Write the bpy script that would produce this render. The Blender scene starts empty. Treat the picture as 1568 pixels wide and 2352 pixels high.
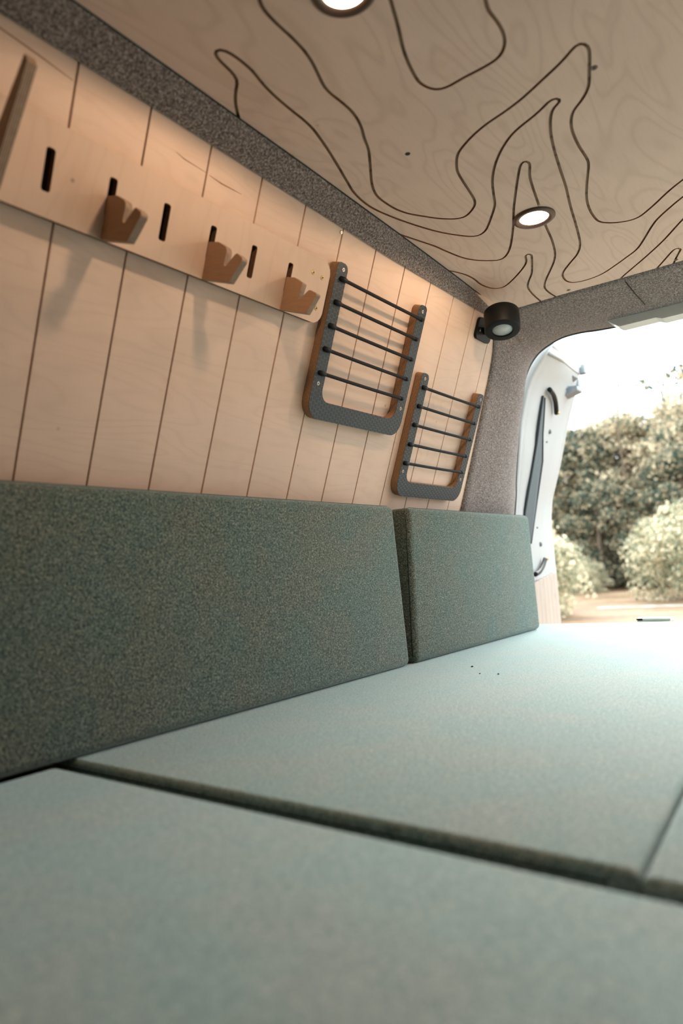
import bpy, bmesh, math, random
import numpy as np
from mathutils import Vector, Matrix
C = bpy.context.scene.collection
scene = bpy.context.scene

# ---------------------------------------------------------------- camera, sky, sun, exposure
cam_data = bpy.data.cameras.new('camera')
cam = bpy.data.objects.new('camera', cam_data); C.objects.link(cam)
cam_data.sensor_fit = 'HORIZONTAL'; cam_data.sensor_width = 24.0; cam_data.lens = 24.0
cam_data.clip_start = 0.01; cam_data.clip_end = 400
cam_data.dof.use_dof = True; cam_data.dof.focus_distance = 1.42; cam_data.dof.aperture_fstop = 2.8
_X = Vector((0.79223, 0.10697, 0.60078)); _Y = Vector((0.60668, -0.03038, -0.79401)); _Z = _X.cross(_Y)
cam.matrix_world = Matrix(((_X.x, _X.y, _X.z, 0), (_Y.x, _Y.y, _Y.z, 0), (_Z.x, _Z.y, _Z.z, 1.2), (0, 0, 0, 1)))
scene.camera = cam

scene.view_settings.view_transform = 'Standard'
scene.view_settings.look = 'None'
scene.view_settings.gamma = 1.0
scene.view_settings.use_curve_mapping = False
scene.view_settings.exposure = 0.95

world = bpy.data.worlds.new('overcast_sky'); scene.world = world; world.use_nodes = True
bg = world.node_tree.nodes['Background']
bg.inputs[0].default_value = (0.83, 0.94, 1.0, 1); bg.inputs[1].default_value = 3.0

sun_d = bpy.data.lights.new('hazy_sun', 'SUN'); sun_d.energy = 7.8; sun_d.angle = math.radians(40); sun_d.color = (1.0, 0.98, 0.96)
sun = bpy.data.objects.new('hazy_sun', sun_d); C.objects.link(sun)
sun.rotation_euler = Vector((-0.36, 0.82, 0.47)).to_track_quat('Z', 'Y').to_euler()     # veiled sun high behind the van, to its left
sun.location = (-6, -8, 12)

def portal(name, loc, rot, sx, sy):
    d = bpy.data.lights.new(name, 'AREA'); d.shape = 'RECTANGLE'; d.size = sx; d.size_y = sy
    d.cycles.is_portal = True
    o = bpy.data.objects.new(name, d); C.objects.link(o); o.location = loc; o.rotation_euler = rot
portal('rear_opening_portal', (-0.02, 2.16, 1.35), (math.radians(-90), 0, 0), 1.9, 1.1)

# ---------------------------------------------------------------- node helpers
def lin(h):
    h = h.lstrip('#'); r = [int(h[i:i + 2], 16) / 255 for i in (0, 2, 4)]
    return tuple(((c / 12.92) if c <= 0.04045 else ((c + 0.055) / 1.055) ** 2.4) for c in r) + (1,)

class NT:
    def __init__(s, name, rough=0.6, spec=0.3):
        s.m = bpy.data.materials.new(name); s.m.use_nodes = True; s.t = s.m.node_tree
        s.b = s.t.nodes['Principled BSDF']; s.b.inputs['Roughness'].default_value = rough
        s.b.inputs['Specular IOR Level'].default_value = spec
    def n(s, typ, **kw):
        nd = s.t.nodes.new(typ)
        for k, v in kw.items(): setattr(nd, k, v)
        return nd
    def l(s, a, b): s.t.links.new(a, b)
    def obj(s): return s.n('ShaderNodeTexCoord').outputs['Object']
    def map(s, vec, scale=(1, 1, 1), loc=(0, 0, 0), rot=(0, 0, 0)):
        m = s.n('ShaderNodeMapping'); m.inputs['Scale'].default_value = scale; m.inputs['Location'].default_value = loc
        m.inputs['Rotation'].default_value = rot
        s.l(vec, m.inputs['Vector']); return m.outputs[0]
    def noise(s, vec, scale, detail=4, rough=0.55, dist=0.0):
        nd = s.n('ShaderNodeTexNoise'); nd.inputs['Scale'].default_value = scale; nd.inputs['Detail'].default_value = detail
        nd.inputs['Roughness'].default_value = rough; nd.inputs['Distortion'].default_value = dist
        s.l(vec, nd.inputs['Vector']); return nd.outputs['Fac']
    def math(s, op, a, b=None, c=None):
        nd = s.n('ShaderNodeMath', operation=op)
        for i, v in enumerate((a, b, c)):
            if v is None: continue
            if isinstance(v, (int, float)): nd.inputs[i].default_value = v
            else: s.l(v, nd.inputs[i])
        return nd.outputs[0]
    def vmath(s, op, a, b=None):
        nd = s.n('ShaderNodeVectorMath', operation=op)
        for i, v in enumerate((a, b)):
            if v is None: continue
            if isinstance(v, tuple): nd.inputs[i].default_value = v
            else: s.l(v, nd.inputs[i])
        return nd
    def ramp(s, fac, stops, interp='LINEAR'):
        r = s.n('ShaderNodeValToRGB'); r.color_ramp.interpolation = interp
        e = r.color_ramp.elements
        while len(e) < len(stops): e.new(0.5)
        for i, (p, c) in enumerate(stops): e[i].position = p; e[i].color = c
        s.l(fac, r.inputs[0]); return r.outputs[0]
    def mix(s, fac, a, b, mode='MIX'):
        nd = s.n('ShaderNodeMix', data_type='RGBA', blend_type=mode)
        if isinstance(fac, (int, float)): nd.inputs[0].default_value = fac
        else: s.l(fac, nd.inputs[0])
        for i, v in ((6, a), (7, b)):
            if isinstance(v, tuple): nd.inputs[i].default_value = v
            else: s.l(v, nd.inputs[i])
        return nd.outputs[2]
    def col(s, c):
        if isinstance(c, tuple): s.b.inputs['Base Color'].default_value = c
        else: s.l(c, s.b.inputs['Base Color'])
    def bump(s, h, strength=0.3, dist=0.001):
        nd = s.n('ShaderNodeBump'); nd.inputs['Strength'].default_value = strength; nd.inputs['Distance'].default_value = dist
        s.l(h, nd.inputs['Height']); s.l(nd.outputs[0], s.b.inputs['Normal'])

def plain(name, c, rough=0.5, metal=0.0, spec=0.4, var=0.06, scale=60):
    t = NT(name, rough, spec); t.b.inputs['Metallic'].default_value = metal
    f = t.noise(t.obj(), scale, 3)
    a = tuple(x * (1 - var) for x in c[:3]) + (1,); b = tuple(min(1, x * (1 + var)) for x in c[:3]) + (1,)
    t.col(t.ramp(f, [(0.3, a), (0.7, b)])); return t.m

def birch(name, base, dark, grain_axis=0, ring=34.0, line=0.35, stretch=5.0, scale=1.9):
    t = NT(name, 0.55, 0.25); o = t.obj()
    sc = [stretch] * 3; sc[grain_axis] = 1.0
    v = t.map(o, tuple(sc))
    f = t.noise(v, scale, 2.5, 0.5, 0.4)
    w = t.math('SINE', t.math('MULTIPLY', f, ring * 6.283))
    lines = t.math('POWER', t.math('MULTIPLY_ADD', w, 0.5, 0.5), 5.0)
    fine = [60] * 3; fine[grain_axis] = 4
    fib = t.noise(t.map(o, tuple(fine)), 6, 4)
    big = t.noise(o, 5.0, 3)
    blot = t.noise(t.map(o, (3, 3, 3), (5, 2, 1)), 3.0, 5, 0.6)
    c0 = t.ramp(big, [(0.3, tuple(x * 0.93 for x in base[:3]) + (1,)), (0.7, tuple(min(1, x * 1.05) for x in base[:3]) + (1,))])
    c1 = t.mix(t.math('MULTIPLY', lines, line), c0, dark)
    c2 = t.mix(t.math('MULTIPLY', t.math('SUBTRACT', fib, 0.5), 0.5), c1, dark)
    bl = t.ramp(blot, [(0.62, (0, 0, 0, 1)), (0.78, (1, 1, 1, 1))])
    c3 = t.mix(t.math('MULTIPLY', bl, 0.28), c2, tuple(a * b for a, b in zip(base, (0.72, 0.5, 0.4, 1))))
    # small pin knots
    vo = t.n('ShaderNodeTexVoronoi'); vo.inputs['Scale'].default_value = 7.0; t.l(t.map(o, (1.7, 1.7, 1.7)), vo.inputs['Vector'])
    kn = t.ramp(vo.outputs['Distance'], [(0.015, (1, 1, 1, 1)), (0.045, (0, 0, 0, 1))])
    c4 = t.mix(t.math('MULTIPLY', kn, 0.6), c3, tuple(x * 0.35 for x in dark[:3]) + (1,))
    t.col(c4); t.bump(fib, 0.15, 0.0006); return t.m

M = {}
M['birch_wall'] = birch('birch_ply_wall', lin('dcbfab'), lin('b99f88'), 0, ring=16, line=0.15)
M['birch_ceiling'] = birch('birch_ply_ceiling', lin('dcc0af'), lin('a98b74'), 1, ring=22, line=0.2, stretch=3.5, scale=1.5)
M['birch_board'] = birch('birch_ply_board', lin('d2b5a0'), lin('b99a82'), 1, ring=10, line=0.18)
M['birch_hook'] = birch('birch_ply_hook', lin('b08a6c'), lin('8a684e'), 0, ring=10, line=0.2, scale=8)
M['groove'] = birch('groove_brown', lin('7a4a30'), lin('4a2a1a'), 1, ring=30, line=0.6, stretch=2, scale=9)
M['cut_brown'] = plain('cut_edge_brown', lin('8a5a3c'), 0.8, var=0.25, scale=40)
M['groove_ceiling'] = birch('routed_groove', lin('96755a'), lin('4e3423'), 1, ring=8, line=0.7, stretch=1.0, scale=7)

def ply_edge(name, light, dark, axis=2, period=0.0026):
    t = NT(name, 0.65, 0.2); o = t.obj()
    sep = t.n('ShaderNodeSeparateXYZ'); t.l(o, sep.inputs[0])
    w = t.math('FRACT', t.math('DIVIDE', t.math('ADD', sep.outputs[axis], 10.0), period))
    st = t.ramp(w, [(0.0, dark), (0.28, dark), (0.42, light), (0.86, light), (1.0, dark)])
    f = t.noise(t.map(o, (30, 30, 30)), 8, 4)
    t.col(t.mix(t.ramp(f, [(0.35, (0, 0, 0, 1)), (0.75, (0.35, 0.35, 0.35, 1))]), st, tuple(x * 0.4 for x in dark[:3]) + (1,)))
    return t.m
M['edge_frame'] = ply_edge('ply_edge_frame', lin('c49a76'), lin('543a2b'), 2, 0.0028)
M['edge_hook'] = ply_edge('ply_edge_hook', lin('b9a08c'), lin('7d5f4a'), 2, 0.0022)
M['edge_board'] = ply_edge('ply_edge_board', lin('8d6a4e'), lin('4e3626'), 2, 0.0026)

def felt(name, lo, mid, hi, scale=300):
    t = NT(name, 0.95, 0.1); o = t.obj()
    f1 = t.noise(o, scale, 3, 0.6); f2 = t.noise(o, scale * 3.2, 2, 0.6)
    f = t.math('ADD', t.math('MULTIPLY', f1, 0.65), t.math('MULTIPLY', f2, 0.35))
    t.col(t.ramp(f, [(0.38, lo), (0.5, mid), (0.62, hi)]))
    t.b.inputs['Sheen Weight'].default_value = 0.15
    t.bump(f, 0.6, 0.002); return t.m
M['felt'] = felt('grey_carpet_felt', lin('473e3c'), lin('7b6f6a'), lin('b3a8a2'))

def wool(name, cols, scale=820, sheen=0.4):
    t = NT(name, 0.95, 0.1); o = t.obj()
    f1 = t.noise(t.map(o, (1, 1, 1.0)), scale, 2, 0.7); f2 = t.noise(t.map(o, (1, 1, 1), (3, 7, 1)), scale * 0.35, 3, 0.6)
    f3 = t.noise(o, 9, 3)
    f = t.math('ADD', t.math('MULTIPLY', f1, 0.72), t.math('MULTIPLY', f2, 0.28))
    c = t.ramp(f, [(0.36, cols[0]), (0.465, cols[1]), (0.535, cols[2]), (0.64, cols[3])])
    tint = t.ramp(f3, [(0.4, (0.88, 1.01, 1.01, 1)), (0.6, (1.05, 1.0, 0.96, 1))])
    t.col(t.mix(1.0, c, tint, 'MULTIPLY'))
    t.b.inputs['Sheen Weight'].default_value = sheen; t.b.inputs['Sheen Roughness'].default_value = 0.45
    t.b.inputs['Sheen Tint'].default_value = (0.85, 1.0, 0.97, 1)
    t.bump(f, 0.5, 0.0012); return t.m
M['wool'] = wool('melange_wool_shaded', [lin('142422'), lin('3c4a46'), lin('636a62'), lin('a9a496')])  # backrest copy of the cloth, its shade darkened into the colour
M['wool_bed_lit'] = wool('melange_wool_lit', [lin('384f51'), lin('6f8582'), lin('9aa9a7'), lin('d0d3cc')], sheen=0.75)  # same cloth on the bed, lightened and cooled for the daylight on it
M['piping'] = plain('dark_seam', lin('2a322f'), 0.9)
M['black'] = plain('black_plastic', lin('0c0d0f'), 0.55, spec=0.25)
M['cord'] = plain('black_elastic', lin('0e0f11'), 0.8, scale=400, var=0.3)
M['lens'] = plain('frosted_lens', lin('c9cac8'), 0.4)
M['bronze'] = plain('dark_bronze', lin('523d31'), 0.32, metal=0.3, spec=0.5)
M['steel'] = plain('screw_steel', lin('cfc2b4'), 0.3, metal=0.8)
M['brass'] = plain('screw_brass', lin('b89a62'), 0.35, metal=0.8)
M['recess'] = plain('screw_recess', lin('2a1d14'), 0.7)
M['white'] = plain('white_paint', lin('a8a9a8'), 0.35, spec=0.35, var=0.02)
M['offwhite'] = plain('offwhite_plastic', lin('d4d7d5'), 0.45, var=0.03)
M['rubber'] = plain('grey_rubber', lin('4b5254'), 0.7, var=0.12, scale=200)
M['dark_rubber'] = plain('black_rubber', lin('262a2c'), 0.75, var=0.2, scale=300)
M['grey_plastic'] = plain('grey_plastic', lin('767d80'), 0.5, var=0.06)
M['ply_pale'] = birch('pale_door_ply', lin('a89a8e'), lin('8c7b6c'), 2, ring=12, line=0.2)
M['crumb'] = plain('crumb_brown', lin('3a2418'), 0.8)
M['floor'] = plain('grey_floor', lin('6d6a66'), 0.7, var=0.15)

def hexmat():
    t = NT('hex_grip_coating', 0.5, 0.4); o = t.obj()
    sep = t.n('ShaderNodeSeparateXYZ'); t.l(o, sep.inputs[0])
    cmb = t.n('ShaderNodeCombineXYZ'); t.l(t.math('ADD', sep.outputs[1], 5.0), cmb.inputs[0]); t.l(t.math('ADD', sep.outputs[0], 5.0), cmb.inputs[1])
    S = 1 / 0.0092
    p = t.vmath('MULTIPLY', cmb.outputs[0], (S, S, 0)).outputs[0]
    r = (1, 1.7320508, 1); h = (0.5, 0.8660254, 0.5)
    a = t.vmath('SUBTRACT', t.vmath('MODULO', p, r).outputs[0], h).outputs[0]
    b = t.vmath('SUBTRACT', t.vmath('MODULO', t.vmath('SUBTRACT', p, h).outputs[0], r).outputs[0], h).outputs[0]
    az = t.vmath('MULTIPLY', a, (1, 1, 0)).outputs[0]; bz = t.vmath('MULTIPLY', b, (1, 1, 0)).outputs[0]
    la = t.vmath('LENGTH', az).outputs['Value']; lb = t.vmath('LENGTH', bz).outputs['Value']
    mx = t.n('ShaderNodeMix', data_type='VECTOR'); t.l(t.math('LESS_THAN', la, lb), mx.inputs[0]); t.l(bz, mx.inputs[4]); t.l(az, mx.inputs[5])
    g = t.vmath('ABSOLUTE', mx.outputs[1]).outputs[0]
    d1 = t.vmath('DOT_PRODUCT', g, (0.5, 0.8660254, 0)).outputs['Value']
    sx = t.n('ShaderNodeSeparateXYZ'); t.l(g, sx.inputs[0])
    d = t.math('MAXIMUM', d1, sx.outputs[0])
    m = t.ramp(d, [(0.40, (0, 0, 0, 1)), (0.46, (1, 1, 1, 1))])
    f = t.noise(o, 500, 3)
    base = t.ramp(f, [(0.35, lin('14191c')), (0.65, lin('1f2528'))])
    t.col(t.mix(t.math('MULTIPLY', m, 0.8), base, lin('465056')))
    t.bump(m, 0.5, 0.0006); return t.m
M['hex'] = hexmat()

def emis(name, c, strength):
    t = NT(name); t.col(c); t.b.inputs['Emission Color'].default_value = c; t.b.inputs['Emission Strength'].default_value = strength
    return t.m
M['led'] = emis('warm_led', (1.0, 0.86, 0.66, 1), 9.0)

def leafmat(name, cols):
    t = NT(name, 0.6, 0.25)
    g = t.n('ShaderNodeNewGeometry')
    f = t.noise(t.obj(), 1.6, 2)
    v = t.math('ADD', t.math('MULTIPLY', g.outputs['Random Per Island'], 0.55), t.math('MULTIPLY', f, 0.45))
    t.col(t.ramp(v, [(0.25, cols[0]), (0.45, cols[1]), (0.6, cols[2]), (0.8, cols[3])]))
    tr = t.n('ShaderNodeBsdfTranslucent'); mx = t.n('ShaderNodeMixShader'); mx.inputs[0].default_value = 0.45
    t.l(t.b.inputs['Base Color'].links[0].from_socket, tr.inputs['Color']); t.l(t.b.outputs[0], mx.inputs[1]); t.l(tr.outputs[0], mx.inputs[2])
    t.l(mx.outputs[0], t.t.nodes['Material Output'].inputs['Surface'])
    return t.m
M['leaf_olive'] = leafmat('leaf_olive', [lin('46584a'), lin('a0947a'), lin('cfbb9b'), lin('ecd8ba')])
M['leaf_dark'] = leafmat('leaf_dark', [lin('1c3a31'), lin('4a5a4b'), lin('98896f'), lin('cdb999')])
M['leaf_pale'] = leafmat('leaf_pale', [lin('5e6e58'), lin('a09a7e'), lin('cbbd9f'), lin('e6d8ba')])
M['bark'] = plain('bark', lin('6b5a4c'), 0.9, var=0.3, scale=8)

# ---------------------------------------------------------------- object helpers
def tag(o, label=None, cat=None, group=None, kind=None):
    if label: o['label'] = label
    if cat: o['category'] = cat
    if group: o['group'] = group
    if kind: o['kind'] = kind
    return o
def link(name, me, mat=None, parent=None):
    o = bpy.data.objects.new(name, me); C.objects.link(o)
    if mat is not None and not me.materials:
        for m in (mat if isinstance(mat, (list, tuple)) else [mat]): me.materials.append(m)
    if parent: o.parent = parent
    return o
def empty(name, mw=None):
    o = bpy.data.objects.new(name, None); C.objects.link(o); o.empty_display_size = 0.05
    if mw is not None: o.matrix_world = mw
    return o
def bm_obj(name, bm, mat, parent=None, smooth=False):
    bmesh.ops.recalc_face_normals(bm, faces=bm.faces)
    me = bpy.data.meshes.new(name); bm.to_mesh(me); bm.free()
    if smooth:
        for p in me.polygons: p.use_smooth = True
    return link(name, me, mat, parent)
def mesh_obj(name, verts, faces, mat, parent=None, smooth=False):
    me = bpy.data.meshes.new(name); me.from_pydata([tuple(v) for v in verts], [], faces); me.update()
    if smooth:
        for p in me.polygons: p.use_smooth = True
    return link(name, me, mat, parent)
def add_box(bm, lo, hi, bev=0.0, seg=2):
    r = bmesh.ops.create_cube(bm, size=1.0)
    for v in r['verts']:
        v.co = Vector([lo[i] + (v.co[i] + 0.5) * (hi[i] - lo[i]) for i in range(3)])
    if bev > 0:
        es = list({e for v in r['verts'] for e in v.link_edges})
        bmesh.ops.bevel(bm, geom=es, offset=bev, segments=seg, profile=0.5, affect='EDGES')
def box(name, lo, hi, mat, parent=None, bev=0.0, seg=2):
    bm = bmesh.new(); add_box(bm, lo, hi, bev, seg); return bm_obj(name, bm, mat, parent, smooth=False)
def catmull(pts, step, closed=False):
    P = [Vector(p) for p in pts]; out = []
    n = len(P)
    for i in range(n if closed else n - 1):
        p1, p2 = P[i], P[(i + 1) % n]
        p0 = P[i - 1] if (closed or i > 0) else p1 * 2 - p2
        p3 = P[(i + 2) % n] if (closed or i < n - 2) else p2 * 2 - p1
        k = max(1, int((p2 - p1).length / step))
        for j in range(k):
            t = j / k
            out.append(0.5 * ((2 * p1) + (p2 - p0) * t + (2 * p0 - 5 * p1 + 4 * p2 - p3) * t * t + (3 * p1 - p0 - 3 * p2 + p3) * t ** 3))
    if not closed: out.append(P[-1])
    return out
def tube(name, pts, r, mat, parent=None, seg=10, closed=False, radii=None):
    P = [Vector(p) for p in pts]; n = len(P); verts = []; faces = []
    prev = None
    for i, p in enumerate(P):
        a = P[i - 1] if (i > 0 or closed) else p
        b = P[(i + 1) % n] if (i < n - 1 or closed) else p
        t = (b - a).normalized()
        if prev is None:
            u = t.orthogonal().normalized()
        else:
            u = (prev - t * prev.dot(t)).normalized()
        prev = u; w = t.cross(u)
        rr = radii[i] if radii else r
        for k in range(seg):
            an = 2 * math.pi * k / seg
            verts.append(p + (u * math.cos(an) + w * math.sin(an)) * rr)
    for i in range(n if closed else n - 1):
        for k in range(seg):
            a = i * seg + k; b = i * seg + (k + 1) % seg; j = ((i + 1) % n) * seg
            faces.append((a, b, j + (k + 1) % seg, j + k))
    if not closed:
        faces.append(tuple(range(seg - 1, -1, -1))); faces.append(tuple(range((n - 1) * seg, n * seg)))
    return mesh_obj(name, verts, faces, mat, parent, True)
def flat_shape(name, loops, z0, z1, mats, parent=None):
    """flat outline(s) with holes, filled and extruded from z0 to z1; mats = (face, edge)"""
    cu = bpy.data.curves.new(name, 'CURVE'); cu.dimensions = '2D'; cu.fill_mode = 'BOTH'; cu.extrude = (z1 - z0) / 2
    for lp in loops:
        s = cu.splines.new('POLY'); s.points.add(len(lp) - 1)
        for i, p in enumerate(lp): s.points[i].co = (p[0], p[1], 0, 1)
        s.use_cyclic_u = True
    tmp = bpy.data.objects.new(name, cu); C.objects.link(tmp)
    bpy.context.view_layer.update()
    dg = bpy.context.evaluated_depsgraph_get()
    me = bpy.data.meshes.new_from_object(tmp.evaluated_get(dg), depsgraph=dg)
    bpy.data.objects.remove(tmp); bpy.data.curves.remove(cu)
    me.name = name; me.transform(Matrix.Translation((0, 0, (z0 + z1) / 2)))
    me.materials.clear()
    for m in mats: me.materials.append(m)
    for p in me.polygons:
        p.material_index = 0 if abs(p.normal.z) > 0.7 else min(1, len(mats) - 1); p.use_smooth = False
    o = bpy.data.objects.new(name, me); C.objects.link(o)
    if parent: o.parent = parent
    return o
def rounded(pts, radii, seg=6):
    """polygon with rounded corners"""
    out = []; n = len(pts)
    for i in range(n):
        p = Vector(pts[i]); a = Vector(pts[i - 1]); b = Vector(pts[(i + 1) % n]); r = radii[i] if isinstance(radii, (list, tuple)) else radii
        if r <= 0: out.append(tuple(p)); continue
        d1 = (a - p); d2 = (b - p); ang = d1.angle(d2); t = min(r / math.tan(ang / 2), d1.length * 0.48, d2.length * 0.48); r2 = t * math.tan(ang / 2)
        d1.normalize(); d2.normalize(); c = p + (d1 + d2).normalized() * (r2 / math.sin(ang / 2))
        s = p + d1 * t - c; e = p + d2 * t - c
        a0 = math.atan2(s.y, s.x); a1 = math.atan2(e.y, e.x); da = (a1 - a0 + math.pi) % (2 * math.pi) - math.pi
        for k in range(seg + 1):
            an = a0 + da * k / seg; out.append((c.x + r2 * math.cos(an), c.y + r2 * math.sin(an)))
    return out
def disc(name, r, z0, z1, mat, parent, loc=(0, 0), seg=24, bev=0.0, hole=None):
    """short cylinder; bevelled rim by lathe profile"""
    prof = [(0 if hole is None else hole, z1), (r - bev, z1), (r, z1 - bev * (1 if z1 > z0 else -1)), (r, z0)]
    if hole is not None: prof = [(hole, z0)] + prof
    verts = []; faces = []
    for (rr, z) in prof:
        for k in range(seg):
            a = 2 * math.pi * k / seg; verts.append((loc[0] + rr * math.cos(a), loc[1] + rr * math.sin(a), z))
    for i in range(len(prof) - 1):
        for k in range(seg):
            faces.append((i * seg + k, i * seg + (k + 1) % seg, (i + 1) * seg + (k + 1) % seg, (i + 1) * seg + k))
    o = mesh_obj(name, verts, faces, mat, parent)
    bm = bmesh.new(); bm.from_mesh(o.data); bmesh.ops.remove_doubles(bm, verts=bm.verts, dist=1e-6); bmesh.ops.recalc_face_normals(bm, faces=bm.faces); bm.to_mesh(o.data); bm.free()
    return o
def screw(parent, x, y, z, r=0.0042, mat='steel', name='screw'):
    s = disc(name, r, z - 0.001, z + 0.0009, M[mat], parent, (x, y), 16, 0.0005)
    bm = bmesh.new()
    for a in (0.5, 0.5 + math.pi / 2):
        r0 = bmesh.ops.create_cube(bm, size=1.0)
        for v in r0['verts']: v.co = Vector((v.co.x * r * 1.15, v.co.y * r * 0.32, v.co.z * 0.0008))
        bmesh.ops.rotate(bm, verts=r0['verts'], cent=(0, 0, 0), matrix=Matrix.Rotation(a, 3, 'Z'))
        bmesh.ops.translate(bm, verts=r0['verts'], vec=(x, y, z + 0.0008))
    bm_obj('screw_recess', bm, M['recess'], s)
    return s

# ---------------------------------------------------------------- left wall frame: local x runs rearward, y runs up the leaning wall, z leaves the wall
TH = math.radians(20.5)
P0 = Vector((-0.852, 0, 1.33)); U = Vector((math.sin(TH), 0, math.cos(TH))); N = Vector((math.cos(TH), 0, -math.sin(TH)))
def wall_mat(y=0.0, s=0.0, n=0.0):
    o = P0 + U * s + N * n + Vector((0, y, 0)); Yv = Vector((0, 1, 0))
    return Matrix(((Yv.x, U.x, N.x, o.x), (Yv.y, U.y, N.y, o.y), (Yv.z, U.z, N.z, o.z), (0, 0, 0, 1)))
def WP(y, s, n): return P0 + U * s + N * n + Vector((0, y, 0))

# ================================================================= STRUCTURE
ST = lambda o: tag(o, kind='structure')
# left wall: a dark backing sheet with the birch planks on it
CORN = [(-0.40, 1.665), (0.016, 1.648), (0.20, 1.637), (0.412, 1.619), (0.481, 1.591), (0.507, 1.582), (0.55, 1.570)]
wall = flat_shape('wall_left', [[(-1.5, 0.55), (-1.5, -0.40)] + [(y, s) for s, y in CORN]], -0.020, -0.007, (M['groove'],)); wall.matrix_world = wall_mat(); ST(wall)
PW = 0.1035; rnd = random.Random(4)
k = -18
while True:
    y0 = 0.434 + PW * k; y1 = y0 + PW
    if y0 > 1.63: break
    g = 0.0013
    if y1 < 1.56:
        bm = bmesh.new(); add_box(bm, (y0 + g, -0.395, -0.0068), (y1 - g, 0.545, 0.0), 0.0006, 1)
        bm_obj('plank', bm, M['birch_wall'], wall)
    else:
        CP = [(min(y, y0 + PW - g), s_) for s_, y in CORN]
        top = [q for q in CP if q[0] > y0 + g + 0.001]
        flat_shape('plank', [[(y0 + g, 0.545), (y0 + g, -0.40)] + top], -0.0068, 0.0, (M['birch_wall'],), wall)
    k += 1
# long hairline cracks in the veneer of two planks
def crack(pts, w, n=0.0003):
    L = [(x, y + w * (0.5 - abs(i / (len(pts) - 1) - 0.5)) + w * 0.2) for i, (x, y) in enumerate(pts)]
    R_ = [(x, y - w * (0.5 - abs(i / (len(pts) - 1) - 0.5)) - w * 0.2) for i, (x, y) in enumerate(pts)]
    return flat_shape('veneer_crack', [L + R_[::-1]], -0.0002, n, (M['cut_brown'],), wall)
crack([(0.30, 0.512), (0.34, 0.508), (0.39, 0.503), (0.43, 0.498)], 0.0014)
crack([(0.585, 0.484), (0.60, 0.481), (0.641, 0.479)], 0.0008)
crack([(0.646, 0.478), (0.67, 0.476), (0.71, 0.4765)], 0.0011)
screw(wall, 0.947, 0.503, 0.0006, 0.003, 'steel')

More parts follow.
